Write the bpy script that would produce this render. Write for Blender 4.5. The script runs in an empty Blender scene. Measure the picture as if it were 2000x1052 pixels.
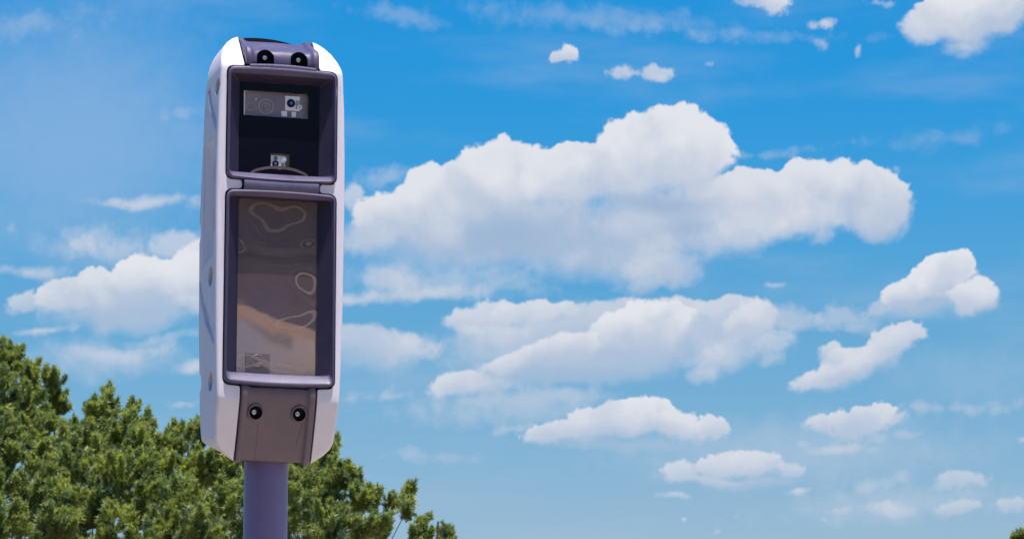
import bpy, bmesh, math, random
import numpy as np
from mathutils import Vector, Matrix

R = math.radians
scene = bpy.context.scene
COL = scene.collection

# ------------------------------------------------------------------ camera
FOCAL_PX = 7470.0            # focal length measured on the 2000 px wide photograph
PITCH = R(11.3)
EYE = Vector((0.0, 0.0, 1.65))
cam_data = bpy.data.cameras.new('camera')
cam_data.sensor_width = 36.0
cam_data.lens = FOCAL_PX / 2000.0 * 36.0
cam_data.clip_start = 0.1
cam_data.clip_end = 6000.0
cam = bpy.data.objects.new('camera', cam_data)
COL.objects.link(cam)
cam.location = EYE
cam.rotation_euler = (R(90) + PITCH, 0, 0)
scene.camera = cam
cam_data.dof.use_dof = True
cam_data.dof.focus_distance = 9.1
cam_data.dof.aperture_fstop = 31.0

FWD = Vector((0, math.cos(PITCH), math.sin(PITCH)))
UPV = Vector((0, -math.sin(PITCH), math.cos(PITCH)))


def ray(px, py):
    """Direction in which the place shows at a pixel of the photograph (2000 x 1052)."""
    return (FWD * FOCAL_PX + Vector((1, 0, 0)) * (px - 1000.0) + UPV * (526.0 - py)).normalized()


def at(px, py, dist):
    """Point on that line of sight at the world distance Y = dist."""
    d = ray(px, py)
    return EYE + d * (dist / d.y)


# ------------------------------------------------------------------ light and sky
SUN_EL = R(76.5)
SUN_AZ = R(180 - 25)          # clockwise from +Y (north): behind the camera, to its right
sun_dir = Vector((math.sin(SUN_AZ) * math.cos(SUN_EL), math.cos(SUN_AZ) * math.cos(SUN_EL), math.sin(SUN_EL)))
sd = bpy.data.lights.new('sun', 'SUN')
sd.energy = 4.2
sd.angle = R(0.53)
sd.color = (1.0, 0.95, 0.88)
sun = bpy.data.objects.new('sun', sd)
COL.objects.link(sun)
sun.rotation_euler = (-sun_dir).to_track_quat('-Z', 'Y').to_euler()
sun.location = (20, -20, 60)

scene.view_settings.view_transform = 'Standard'
scene.view_settings.look = 'None'
scene.view_settings.gamma = 1.0
scene.view_settings.exposure = 0.55
scene.view_settings.use_curve_mapping = False
scene.cycles.max_bounces = 8
scene.cycles.transparent_max_bounces = 12
scene.cycles.sample_clamp_indirect = 6.0
scene.cycles.caustics_reflective = False
scene.cycles.caustics_refractive = False

world = bpy.data.worlds.new('World')
scene.world = world
world.use_nodes = True
wt = world.node_tree
wt.nodes.clear()


class NB:
    """Small node builder."""

    def __init__(self, tree):
        self.t = tree

    def n(self, kind, **kw):
        nd = self.t.nodes.new(kind)
        for k, v in kw.items():
            setattr(nd, k, v)
        return nd

    def put(self, sock, v):
        if isinstance(v, bpy.types.NodeSocket):
            self.t.links.new(v, sock)
        else:
            sock.default_value = v

    def math(self, op, a, b=0.0, c=0.0, clamp=False):
        nd = self.n('ShaderNodeMath', operation=op, use_clamp=clamp)
        self.put(nd.inputs[0], a)
        self.put(nd.inputs[1], b)
        self.put(nd.inputs[2], c)
        return nd.outputs[0]

    def vmath(self, op, a, b=(0, 0, 0), scale=None):
        nd = self.n('ShaderNodeVectorMath', operation=op)
        self.put(nd.inputs[0], a)
        if scale is None:
            self.put(nd.inputs[1], b)
        else:
            self.put(nd.inputs['Scale'], scale)
        return nd.outputs['Value'] if op in ('LENGTH', 'DOT_PRODUCT', 'DISTANCE') else nd.outputs[0]

    def maprange(self, v, f0, f1, t0, t1, smooth=True):
        nd = self.n('ShaderNodeMapRange', interpolation_type='SMOOTHSTEP' if smooth else 'LINEAR', clamp=True)
        for i, x in enumerate((v, f0, f1, t0, t1)):
            self.put(nd.inputs[i], x)
        return nd.outputs[0]

    def mixf(self, fac, a, b):
        nd = self.n('ShaderNodeMix', data_type='FLOAT')
        self.put(nd.inputs[0], fac)
        self.put(nd.inputs[2], a)
        self.put(nd.inputs[3], b)
        return nd.outputs[0]

    def mixc(self, fac, a, b, blend='MIX'):
        nd = self.n('ShaderNodeMix', data_type='RGBA', blend_type=blend)
        self.put(nd.inputs[0], fac)
        self.put(nd.inputs[6], a)
        self.put(nd.inputs[7], b)
        return nd.outputs[2]

    def mapping(self, v, loc, rot, scale, kind='TEXTURE'):
        nd = self.n('ShaderNodeMapping', vector_type=kind)
        self.put(nd.inputs[0], v)
        nd.inputs[1].default_value = loc
        nd.inputs[2].default_value = rot
        nd.inputs[3].default_value = scale
        return nd.outputs[0]

    def noise(self, v, scale, detail=4.0, rough=0.55, dim='3D', lac=2.0, dist=0.0):
        nd = self.n('ShaderNodeTexNoise', noise_dimensions=dim)
        self.put(nd.inputs['Vector'], v)
        nd.inputs['Scale'].default_value = scale
        nd.inputs['Detail'].default_value = detail
        nd.inputs['Roughness'].default_value = rough
        nd.inputs['Lacunarity'].default_value = lac
        nd.inputs['Distortion'].default_value = dist
        return nd

    def sep(self, v):
        nd = self.n('ShaderNodeSeparateXYZ')
        self.put(nd.inputs[0], v)
        return nd.outputs

    def comb(self, x, y, z=0.0):
        nd = self.n('ShaderNodeCombineXYZ')
        for i, q in enumerate((x, y, z)):
            self.put(nd.inputs[i], q)
        return nd.outputs[0]

    def ramp(self, fac, stops, interp='LINEAR'):
        nd = self.n('ShaderNodeValToRGB')
        self.put(nd.inputs[0], fac)
        r = nd.color_ramp
        r.interpolation = interp
        while len(r.elements) < len(stops):
            r.elements.new(0.5)
        for e, (p, c) in zip(r.elements, stops):
            e.position = p
            e.color = (*c, 1.0)
        return nd.outputs[0]


def lin(r, g, b):
    f = lambda c: c / 12.92 if c <= 0.04045 else ((c + 0.055) / 1.055) ** 2.4
    return tuple(f(x / 255.0) for x in (r, g, b))


SKY_STRENGTH = 0.10
K = FOCAL_PX / 100.0          # cloud coordinates: angle * K


def azel(px, py):
    d = ray(px, py)
    return math.atan2(d.x, d.y) * K, math.asin(d.z) * K


# clouds: x, y, rx, ry, rot, opacity, top softness, bottom softness, dark level, bright level
# (angular position and size of each puff, farthest first)
CLOUDS = []


def puff(x, y, rx, ry, rot=0, op=1.0, st=0.10, sb=0.6, lo=0.35, hi=1.0, k=1.0):
    CLOUDS.append((x, y, rx, ry, rot, op, st, sb, lo, hi, k))


def veil(x, y, rx, ry, rot=0, op=0.4, v=0.55, k=1.6):
    CLOUDS.append((x, y, rx, ry, rot, min(0.85, op * 1.55), 0.8, 0.9, v, v + 0.12, k))


def shade(x, y, rx, ry, rot=0, op=0.5, v=0.0):
    CLOUDS.append((x, y, rx, ry, rot, op, 1.0, 1.0, v, v + 0.05, 0.25))


# thin veils, high and far
veil(140, 260, 480, 360, 0, 0.20)
veil(1180, 40, 420, 44, -5, 0.17)
veil(1450, 70, 420, 24, -3, 0.10)
veil(780, 25, 200, 30, -8, 0.16)
veil(60, 50, 190, 36, 8, 0.14)
veil(345, 230, 90, 22, 12, 0.16)
veil(760, 350, 110, 36, 8, 0.28)
veil(1850, 270, 230, 34, 4, 0.12)
veil(1750, 985, 380, 60, 2, 0.22)
veil(1880, 740, 260, 90, 0, 0.10)
veil(1500, 300, 200, 18, 4, 0.16)
veil(290, 393, 150, 20, 2, 0.62, 0.6, 0.8)
veil(400, 395, 60, 20, 0, 0.4, 0.6, 0.8)
veil(60, 533, 125, 20, -2, 0.50, 0.5, 0.8)
veil(18, 450, 24, 18, -30, 0.22)
veil(90, 644, 130, 14, 2, 0.50, 0.55, 0.8)
veil(230, 688, 150, 24, 3, 0.46, 0.5, 0.8)
veil(330, 660, 120, 16, 4, 0.25, 0.5, 0.8)
veil(395, 716, 70, 20, 8, 0.55, 0.6, 0.6)
veil(360, 795, 60, 16, 8, 0.35)
veil(760, 775, 150, 20, 4, 0.30)
veil(1000, 840, 150, 16, 2, 0.25)
veil(860, 890, 200, 22, 2, 0.20)
veil(1850, 800, 260, 22, 3, 0.24)
veil(1700, 858, 300, 14, 3, 0.20)
veil(1510, 562, 50, 9, 4, 0.35)
veil(1900, 600, 100, 30, 10, 0.22)

# left cloud behind the housing
puff(250, 600, 210, 60, 4, 0.75, 0.5, 0.7, 0.2, 0.5)
veil(200, 470, 190, 46, 4, 0.30)
veil(200, 700, 260, 60, 2, 0.28)
puff(165, 487, 38, 26, 10, 0.55, 0.3, 0.8, 0.5, 0.75)
puff(240, 492, 60, 26, 5, 0.45, 0.4, 0.8, 0.5, 0.65)
puff(345, 478, 65, 42, 5, 0.70, 0.25, 0.7, 0.45, 0.75)
puff(430, 520, 90, 70, 0, 0.9, 0.2, 0.7, 0.35, 0.95)
shade(230, 620, 170, 38, 3, 0.60, 0.18)
puff(55, 587, 52, 22, 10, 0.75, 0.2, 0.7, 0.4, 0.85)
puff(125, 582, 80, 42, 12, 0.9, 0.12, 0.7, 0.35, 0.9)
puff(210, 572, 85, 56, 12, 0.95, 0.1, 0.7, 0.30, 0.92)
puff(290, 548, 90, 60, 10, 1.0, 0.1, 0.7, 0.30, 1.0)
puff(365, 550, 80, 64, 0, 1.0, 0.1, 0.7, 0.35, 1.0)
puff(380, 590, 60, 36, 0, 0.8, 0.3, 0.8, 0.4, 0.85)

# long wisp right of the housing
puff(765, 548, 90, 32, -4, 0.75, 0.4, 0.7, 0.35, 0.7)
veil(830, 572, 225, 24, 3, 0.72, 0.48, 0.6)
veil(700, 585, 130, 20, 6, 0.6, 0.48, 0.6)

# the great cloud
puff(690, 395, 24, 34, 0, 0.7, 0.3, 0.8, 0.6, 0.9)
puff(1010, 440, 300, 90, -2, 1.0, 0.5, 0.6, 0.05, 0.45)
puff(1290, 440, 210, 80, 4, 1.0, 0.5, 0.6, 0.10, 0.5)
shade(900, 475, 250, 66, 0, 0.95, 0.12)
shade(1180, 500, 230, 62, -6, 0.95, 0.2)
puff(1290, 520, 130, 52, 5, 0.9, 0.6, 0.7, 0.2, 0.6)
puff(1260, 552, 90, 26, 10, 0.7, 0.6, 0.8, 0.25, 0.5)
puff(1700, 395, 92, 78, -10, 1.0, 0.09, 0.5, 0.25, 0.86)
puff(1755, 330, 20, 16, 40, 0.5, 0.5, 0.8, 0.6, 0.8, 1.6)
puff(1600, 385, 125, 82, 0, 1.0, 0.09, 0.6, 0.30, 0.92)
puff(1480, 405, 120, 84, 0, 1.0, 0.09, 0.7, 0.35, 0.86)
puff(1415, 395, 120, 62, 0, 0.95, 0.3, 0.7, 0.35, 0.85)
puff(770, 432, 95, 62, 10, 1.0, 0.14, 0.6, 0.35, 0.93)
puff(860, 400, 110, 88, 20, 1.0, 0.09, 0.6, 0.35, 0.95)
puff(985, 352, 130, 88, 8, 1.0, 0.08, 0.6, 0.40, 0.98)
puff(1120, 350, 120, 76, 8, 1.0, 0.08, 0.6, 0.42, 0.96)
puff(1235, 322, 110, 100, 20, 1.0, 0.08, 0.6, 0.45, 1.0)
puff(1325, 305, 122, 104, -15, 1.0, 0.08, 0.6, 0.45, 1.02)
puff(720, 470, 80, 46, 0, 0.9, 0.5, 0.8, 0.35, 0.85)
shade(970, 462, 180, 42, -4, 0.85, 0.06)
puff(860, 455, 90, 48, 5, 0.6, 0.8, 0.9, 0.45, 0.8)
shade(1290, 400, 150, 30, -2, 0.85, 0.02)
puff(1440, 455, 190, 56, 14, 0.85, 0.7, 0.8, 0.30, 0.78)
puff(1580, 430, 100, 46, 18, 0.8, 0.6, 0.8, 0.40, 0.85)
puff(1180, 450, 120, 36, 0, 0.5, 0.9, 0.9, 0.3, 0.6)
puff(1290, 475, 160, 32, 12, 0.55, 0.8, 0.9, 0.4, 0.72)
puff(1130, 505, 45, 28, 0, 0.55, 0.7, 0.9, 0.4, 0.72)
puff(1600, 465, 60, 26, 20, 0.40, 0.7, 0.9, 0.4, 0.6, 1.6)

# second row
veil(880, 545, 330, 60, 0, 0.34)
veil(1000, 800, 330, 60, 0, 0.30)
veil(1540, 880, 520, 100, 0, 0.21)
puff(1130, 672, 320, 96, 3, 0.92, 0.45, 0.6, 0.25, 0.55)
puff(1400, 650, 190, 74, -2, 0.85, 0.45, 0.7, 0.25, 0.55)
puff(720, 690, 150, 60, 0, 0.6, 0.6, 0.8, 0.3, 0.5)
puff(740, 672, 150, 44, -2, 0.75, 0.25, 0.8, 0.35, 0.62)
puff(790, 678, 85, 36, -8, 0.8, 0.3, 0.8, 0.4, 0.72)
puff(940, 622, 105, 36, 8, 0.92, 0.12, 0.7, 0.35, 0.78)
puff(1050, 612, 110, 30, 2, 0.92, 0.10, 0.7, 0.42, 0.88)
puff(1200, 612, 130, 36, 2, 0.85, 0.15, 0.8, 0.42, 0.65)
puff(1310, 600, 90, 30, 0, 0.9, 0.12, 0.8, 0.45, 0.75)
puff(1420, 612, 100, 38, 0, 0.9, 0.12, 0.8, 0.4, 0.74)
puff(1540, 618, 90, 36, -4, 0.7, 0.3, 0.8, 0.35, 0.5)
puff(1640, 618, 70, 30, 0, 0.55, 0.4, 0.8, 0.4, 0.55)
puff(1690, 635, 60, 26, 0, 0.5, 0.5, 0.8, 0.4, 0.55)
shade(1180, 680, 330, 58, -2, 0.72, 0.22)
puff(970, 655, 110, 36, 5, 0.8, 0.3, 0.8, 0.35, 0.72)
puff(1470, 630, 70, 46, 10, 0.85, 0.14, 0.8, 0.35, 0.88)
puff(1520, 665, 50, 26, 15, 0.6, 0.3, 0.8, 0.4, 0.68)
puff(1400, 700, 90, 48, 20, 0.8, 0.5, 0.8, 0.38, 0.75)
puff(1255, 645, 120, 62, 10, 1.0, 0.09, 0.8, 0.35, 1.0)
puff(1180, 665, 70, 36, 12, 0.8, 0.2, 0.8, 0.4, 0.85)
puff(1100, 690, 95, 40, 6, 0.95, 0.12, 0.7, 0.35, 0.9)
puff(1000, 710, 110, 34, 14, 0.92, 0.14, 0.7, 0.35, 0.85)
puff(900, 748, 95, 30, 16, 0.92, 0.14, 0.6, 0.40, 0.85)
shade(1120, 735, 220, 22, 0, 0.55, 0.02)
puff(960, 752, 80, 22, 0, 0.65, 0.4, 0.8, 0.4, 0.72)
veil(1050, 780, 210, 24, 2, 0.40, 0.3, 0.6)
puff(1370, 730, 60, 24, 0, 0.5, 0.5, 0.9, 0.4, 0.7)
puff(1515, 697, 30, 14, 30, 0.45, 0.4, 0.8, 0.5, 0.6)

# right hand cloud
shade(1800, 600, 120, 30, 10, 0.8, 0.22)
puff(1720, 605, 30, 24, 10, 0.6, 0.3, 0.8, 0.4, 0.6)
puff(1775, 575, 66, 44, 25, 1.0, 0.10, 0.6, 0.3, 0.92)
puff(1840, 550, 78, 60, 5, 1.0, 0.08, 0.6, 0.35, 1.0)
puff(1866, 522, 42, 38, 0, 1.0, 0.08, 0.6, 0.6, 1.0)
puff(1902, 580, 62, 42, 6, 1.0, 0.10, 0.6, 0.35, 0.92)

puff(1665, 722, 120, 44, 20, 0.8, 0.4, 0.7, 0.25, 0.6)
puff(1610, 738, 85, 30, 12, 0.9, 0.12, 0.6, 0.40, 0.82)
puff(1650, 715, 90, 42, 22, 0.92, 0.12, 0.6, 0.30, 0.85)
puff(1630, 690, 36, 28, 0, 0.85, 0.15, 0.7, 0.4, 0.85)
puff(1735, 680, 72, 38, 26, 0.92, 0.10, 0.6, 0.35, 0.82)
puff(1775, 655, 36, 26, 15, 0.9, 0.12, 0.6, 0.45, 0.82)

# top right
puff(1885, 95, 66, 32, 0, 0.85, 0.5, 0.8, 0.35, 0.62)
puff(1800, 60, 58, 42, -10, 0.95, 0.15, 0.7, 0.45, 0.88)
puff(1890, 35, 110, 72, 0, 1.0, 0.10, 0.6, 0.30, 1.0)
puff(1960, 20, 66, 60, 0, 1.0, 0.12, 0.6, 0.35, 1.0)
puff(1510, 8, 42, 26, -20, 0.95, 0.2, 0.7, 0.45, 0.92)
puff(1470, 0, 40, 14, 0, 0.7, 0.3, 0.8, 0.5, 0.8)
veil(1610, 42, 38, 18, 0, 0.55, 0.6, 1.6)
veil(1608, 82, 26, 20, 0, 0.32, 0.5, 1.6)
veil(1678, 98, 12, 18, 0, 0.45, 0.5, 1.6)
veil(1720, 2, 46, 18, 0, 0.55, 0.6)
puff(1088, 120, 22, 13, 20, 0.85, 0.2, 0.6, 0.55, 0.85)
puff(1108, 112, 22, 20, 0, 0.95, 0.15, 0.6, 0.50, 0.95)
puff(1215, 152, 34, 14, 5, 0.75, 0.3, 0.7, 0.5, 0.75)
veil(1250, 153, 80, 13, 0, 0.55, 0.6)
puff(1285, 148, 34, 17, -5, 0.75, 0.2, 0.7, 0.5, 0.85)
veil(1380, 128, 30, 8, -10, 0.25)

# lower row
shade(1190, 868, 190, 18, 0, 0.45, 0.0)
puff(1085, 850, 68, 22, 10, 0.9, 0.12, 0.6, 0.4, 0.82)
puff(1150, 832, 66, 36, 12, 0.95, 0.10, 0.6, 0.35, 0.88)
puff(1210, 820, 70, 44, 0, 0.95, 0.10, 0.6, 0.3, 0.85)
puff(1262, 806, 62, 44, 0, 1.0, 0.08, 0.6, 0.40, 0.98)
puff(1325, 832, 70, 36, -12, 1.0, 0.10, 0.6, 0.35, 0.90)
puff(1396, 830, 36, 26, 0, 0.95, 0.10, 0.6, 0.40, 0.9)
puff(1610, 832, 42, 20, 0, 0.85, 0.15, 0.7, 0.4, 0.8)
puff(1665, 832, 66, 30, 0, 0.92, 0.12, 0.6, 0.35, 0.82)
puff(1712, 815, 32, 24, 0, 0.92, 0.12, 0.6, 0.45, 0.88)
puff(1740, 826, 30, 14, 10, 0.7, 0.3, 0.7, 0.4, 0.7)
veil(1640, 880, 100, 16, 3, 0.48, 0.5, 0.8)
veil(1575, 870, 40, 12, 0, 0.3, 0.5, 0.8)
puff(1328, 923, 52, 25, 6, 0.85, 0.14, 0.6, 0.4, 0.8)
puff(1410, 905, 62, 28, 12, 0.92, 0.12, 0.6, 0.4, 0.82)
puff(1475, 900, 76, 32, 0, 0.92, 0.10, 0.6, 0.35, 0.85)
puff(1545, 915, 36, 18, -10, 0.75, 0.3, 0.7, 0.4, 0.75)
veil(1400, 935, 130, 12, 0, 0.5, 0.45, 0.6)
veil(1480, 940, 120, 14, 0, 0.3, 0.0, 0.5)
veil(1318, 967, 48, 11, 2, 0.6, 0.55, 0.8)
veil(1555, 957, 50, 12, 5, 0.65, 0.6, 0.8)
puff(1720, 942, 80, 20, 10, 0.40, 0.4, 0.8, 0.35, 0.6)
puff(1885, 936, 60, 18, -3, 0.72, 0.25, 0.7, 0.35, 0.72)
veil(1850, 950, 60, 16, 0, 0.4, 0.3)
puff(1745, 992, 52, 18, -6, 0.68, 0.3, 0.7, 0.35, 0.7)
veil(1620, 995, 90, 12, 0, 0.30, 0.4)
veil(1570, 1012, 60, 9, 0, 0.3, 0.5)
puff(1885, 990, 56, 17, 6, 0.70, 0.25, 0.8, 0.3, 0.68)
puff(1985, 985, 36, 16, 0, 0.72, 0.25, 0.8, 0.35, 0.7)
veil(1405, 1030, 28, 9, 10, 0.45, 0.6)
veil(1340, 1011, 12, 5, 0, 0.5, 0.6)
veil(1440, 1003, 18, 5, 0, 0.35, 0.6)
veil(2000, 860, 22, 14, 0, 0.5, 0.6)


def wobble(b, v, noise, amount):
    c = b.n('ShaderNodeSeparateColor')
    b.put(c.inputs[0], noise.outputs['Color'])
    o = b.comb(b.math('MULTIPLY_ADD', c.outputs[0], amount, -amount / 2), b.math('MULTIPLY_ADD', c.outputs[1], amount, -amount / 2))
    return b.vmath('ADD', v, o)


def cloud_group(puffs):
    # a handful of puffs laid over those behind them; state = (brightness, cover, 0)
    t = bpy.data.node_groups.new('cloud_puffs', 'ShaderNodeTree')
    for nm, kind in (('P', 'NodeSocketVector'), ('E', 'NodeSocketFloat'), ('S', 'NodeSocketFloat'), ('E2', 'NodeSocketFloat'), ('state', 'NodeSocketVector')):
        t.interface.new_socket(nm, in_out='INPUT', socket_type=kind)
    t.interface.new_socket('state', in_out='OUTPUT', socket_type='NodeSocketVector')
    b = NB(t)
    P, E, Ss, E2, st0 = b.n('NodeGroupInput').outputs[:5]
    nd = b.n('ShaderNodeVectorMath', operation='MULTIPLY_ADD')
    b.put(nd.inputs[0], st0)
    nd.inputs[1].default_value = (0, 0, 1)
    b.put(nd.inputs[2], P)
    P = nd.outputs[0]
    B, A = b.sep(st0)[:2]
    for (x, y, rx, ry, rot, op, st, sb, lo, hi, k) in puffs:
        cu, cv = azel(x, y)
        rx /= 100.0
        ry /= 100.0
        rm = min(rx, ry)
        q = b.mapping(P, (cu, cv, 0), (0, 0, R(rot)), (rx, ry, 1))
        L = b.vmath('LENGTH', q)
        qy = b.vmath('DOT_PRODUCT', q, (0, 1, 0))
        t_ = b.math('SUBTRACT', b.math('MULTIPLY_ADD', E if (rm > 0.30 or rx > 0.75 or st > 0.45) else E2, k * (1.0 if (rm <= 0.30 and rx <= 0.75 and st <= 0.45) else min(1.9, 0.44 / rm ** 0.72)), 1.06), L)
        if abs(st - sb) > 0.25:
            wd = b.maprange(qy, -0.75, 0.35, sb, 1.25 * st * min(1.6, max(0.7, 0.5 / rm)), False)
        else:
            wd = max(st, sb)
        al = b.maprange(t_, 0.0, wd, 0.0, op)
        s = b.maprange(b.math('ADD', qy, Ss), -0.9, 0.75, lo, hi)
        B = b.mixf(al, B, s)
        A = b.mixf(al, A, 1.0)
    go = b.n('NodeGroupOutput')
    b.put(go.inputs[0], b.comb(B, A))
    return t


def build_sky():
    b = NB(wt)
    tc = b.n('ShaderNodeTexCoord')
    d = b.vmath('NORMALIZE', tc.outputs['Generated'])
    dx, dy, dz = b.sep(d)[:3]
    el = b.math('ARCSINE', dz)
    az = b.math('ARCTAN2', dx, dy)
    U = b.math('MULTIPLY', az, K)
    V = b.math('MULTIPLY', el, K)
    P0 = b.comb(U, V)
    # clear sky
    sky = b.n('ShaderNodeTexSky', sky_type='NISHITA')
    sky.sun_disc = False
    sky.sun_elevation = SUN_EL
    sky.sun_rotation = SUN_AZ
    sky.altitude = 200
    sky.air_density = 1.0
    sky.dust_density = 0.6
    sky.ozone_density = 2.0
    clear = b.vmath('SCALE', sky.outputs[0], scale=SKY_STRENGTH)
    deg = b.math('MULTIPLY', el, 180 / math.pi / 90.0)
    tint = b.ramp(deg, SKY_TINT)
    clear = b.mixc(1.0, clear, tint, 'MULTIPLY')
    # thin milky cirrus everywhere
    ci = b.noise(b.mapping(b.comb(U, V), (0, 0, 0), (0, 0, R(-4)), (0.16, 0.62, 1), 'POINT'), 1.0, 5.0, 0.55)
    clear = b.mixc(b.maprange(ci.outputs['Fac'], 0.46, 0.78, 0.0, 0.27), clear, (*CLOUD_ML, 1))
    # warped coordinates and edge detail shared by every cloud
    w1 = b.noise(P0, 0.55, 3.0, 0.55)
    P1 = wobble(b, P0, w1, 0.55)
    w2 = b.noise(P1, 2.6, 5.0, 0.6)
    P2 = wobble(b, P1, w2, 0.16)
    vor = b.n('ShaderNodeTexVoronoi', feature='F1', distance='EUCLIDEAN')
    vor.inputs['Scale'].default_value = 2.3
    vor.inputs['Detail'].default_value = 2.0
    vor.inputs['Roughness'].default_value = 0.5
    b.put(vor.inputs['Vector'], P2)
    fb = b.noise(P1, 1.5, 9.0, 0.70)
    e1 = b.math('MULTIPLY_ADD', vor.outputs['Distance'], -0.34, 0.16)
    E = b.math('MULTIPLY_ADD', fb.outputs['Fac'], 0.90, b.math('SUBTRACT', e1, 0.45))
    fb2 = b.noise(P1, 4.6, 5.0, 0.62)
    E2 = b.math('MULTIPLY_ADD', fb2.outputs['Fac'], 1.5, -0.75)
    E = b.math('MULTIPLY_ADD', fb2.outputs['Fac'], 0.30, b.math('SUBTRACT', E, 0.15))
    soft = b.noise(P1, 0.95, 5.0, 0.5)
    Sn = b.math('MULTIPLY_ADD', soft.outputs['Fac'], 2.2, -1.1)
    Ss = b.math('MULTIPLY_ADD', E, 0.55, Sn)
    cols = [(0.0, CLOUD_LO), (0.35, CLOUD_ML), (0.7, CLOUD_MH), (1.0, CLOUD_HI)]

    def background(cover, bright):
        bg = b.n('ShaderNodeBackground')
        b.put(bg.inputs[0], b.mixc(cover, clear, b.ramp(bright, cols)) if cover is not None else clear)
        return bg.outputs[0]

    def leaf(puffs):
        if not puffs:
            return background(None, None)
        state = b.comb(0.6, 0.0)
        for i in range(0, len(puffs), 8):
            g = b.n('ShaderNodeGroup')
            g.node_tree = cloud_group(puffs[i:i + 8])
            for j, v in enumerate((P1, E, Ss, E2, state)):
                b.put(g.inputs[j], v)
            state = g.outputs[0]
        B, A = b.sep(state)[:2]
        return background(A, B)

    def region(puffs, u0, u1, v0, v1, depth):
        # only the puffs that reach a part of the sky are worked out there
        near = [p for p in puffs if reaches(p, u0, u1, v0, v1)]
        if depth == 0 or len(near) <= 6:
            return leaf(near)
        if (u1 - u0) > (v1 - v0) * 1.6:
            m = (u0 + u1) / 2
            lo_, hi_ = region(near, u0, m, v0, v1, depth - 1), region(near, m, u1, v0, v1, depth - 1)
            f = b.math('GREATER_THAN', U, m)
        else:
            m = (v0 + v1) / 2
            lo_, hi_ = region(near, u0, u1, v0, m, depth - 1), region(near, u0, u1, m, v1, depth - 1)
            f = b.math('GREATER_THAN', V, m)
        mx = b.n('ShaderNodeMixShader')
        b.put(mx.inputs[0], f)
        b.put(mx.inputs[1], lo_)
        b.put(mx.inputs[2], hi_)
        return mx.outputs[0]

    c0 = azel(1000, 526)
    inner = region(CLOUDS, c0[0] - 13, c0[0] + 13, c0[1] - 7.5, c0[1] + 7.5, 6)
    # the same kind of sky beyond the picture: scattered fair weather cumulus
    du = b.math('ABSOLUTE', b.math('SUBTRACT', U, c0[0]))
    dv = b.math('ABSOLUTE', b.math('SUBTRACT', V, c0[1]))
    inv = b.math('DIVIDE', 1.0, b.math('MAXIMUM', b.math('ADD', dz, 0.10), 0.06))
    G = b.comb(b.math('MULTIPLY', dx, inv), b.math('MULTIPLY', dy, inv))
    g1 = b.noise(G, 1.7, 7.0, 0.55)
    g2 = b.noise(b.vmath('ADD', G, (0.05, -0.04, 0.0)), 1.7, 3.0, 0.55)
    ga = b.maprange(g1.outputs['Fac'], 0.57, 0.66, 0.0, 0.95)
    gs = b.maprange(b.math('SUBTRACT', g1.outputs['Fac'], g2.outputs['Fac']), -0.05, 0.05, 0.3, 1.0)
    out = b.math('MAXIMUM', b.maprange(du, 13, 15, 0.0, 1.0), b.maprange(dv, 7.5, 9.5, 0.0, 1.0))
    out = b.math('MULTIPLY', out, b.maprange(el, 0.0, 0.06, 0.0, 1.0))
    outer = background(b.math('MULTIPLY', ga, out), gs)
    mx = b.n('ShaderNodeMixShader')
    b.put(mx.inputs[0], b.math('MAXIMUM', b.math('GREATER_THAN', du, 13), b.math('GREATER_THAN', dv, 7.5)))
    b.put(mx.inputs[1], inner)
    b.put(mx.inputs[2], outer)
    o = b.n('ShaderNodeOutputWorld')
    wt.links.new(mx.outputs[0], o.inputs[0])


def reaches(p, u0, u1, v0, v1):
    cu, cv = azel(p[0], p[1])
    rx, ry, c, s = p[2] / 100, p[3] / 100, abs(math.cos(R(p[4]))), abs(math.sin(R(p[4])))
    k = 1.06 + 0.48 * p[10] * min(1.9, 0.44 / min(rx, ry) ** 0.72)
    hx, hy = k * math.hypot(rx * c, ry * s) + 0.3, k * math.hypot(rx * s, ry * c) + 0.3
    return cu - hx < u1 and cu + hx > u0 and cv - hy < v1 and cv + hy > v0


EXPO = 2.0 ** scene.view_settings.exposure
sc_ = lambda c: tuple(v / EXPO for v in c)
CLOUD_LO = sc_(lin(150, 179, 211))
CLOUD_ML = sc_(lin(180, 196, 219))
CLOUD_MH = sc_(lin(207, 214, 227))
CLOUD_HI = sc_(lin(226, 229, 236))
SKY_TINT = [(7.27 / 90, (0.685, 0.735, 0.755)), (8.7 / 90, (0.54, 0.735, 0.79)), (10.5 / 90, (0.36, 0.725, 0.84)),
            (12.0 / 90, (0.205, 0.71, 0.92)), (13.8 / 90, (0.095, 0.69, 0.99)), (15.5 / 90, (0.066, 0.69, 1.03)), (60 / 90, (0.16, 0.72, 1.0))]
build_sky()


# ------------------------------------------------------------------ helpers
def link(name, me, mats, parent=None):
    o = bpy.data.objects.new(name, me)
    for m in (mats if isinstance(mats, (list, tuple)) else [mats]):
        if m is not None and m.name not in [x.name for x in me.materials if x]:
            me.materials.append(m)
    COL.objects.link(o)
    if parent is not None:
        o.parent = parent
    return o


def thing(name, label, cat, loc=(0, 0, 0), rz=0.0, group=None):
    o = bpy.data.objects.new(name, None)
    o.empty_display_size = 0.3
    COL.objects.link(o)
    o.location = loc
    o.rotation_euler = (0, 0, rz)
    o['label'] = label
    o['category'] = cat
    if group:
        o['group'] = group
    return o


def mesh_of(bm, name='m', smooth=None):
    bmesh.ops.recalc_face_normals(bm, faces=bm.faces)
    if smooth is not None:
        for f in bm.faces:
            f.smooth = True
        for e in bm.edges:
            if len(e.link_faces) == 2:
                e.smooth = e.calc_face_angle(0.0) < R(smooth)
    me = bpy.data.meshes.new(name)
    bm.to_mesh(me)
    bm.free()
    return me


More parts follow.
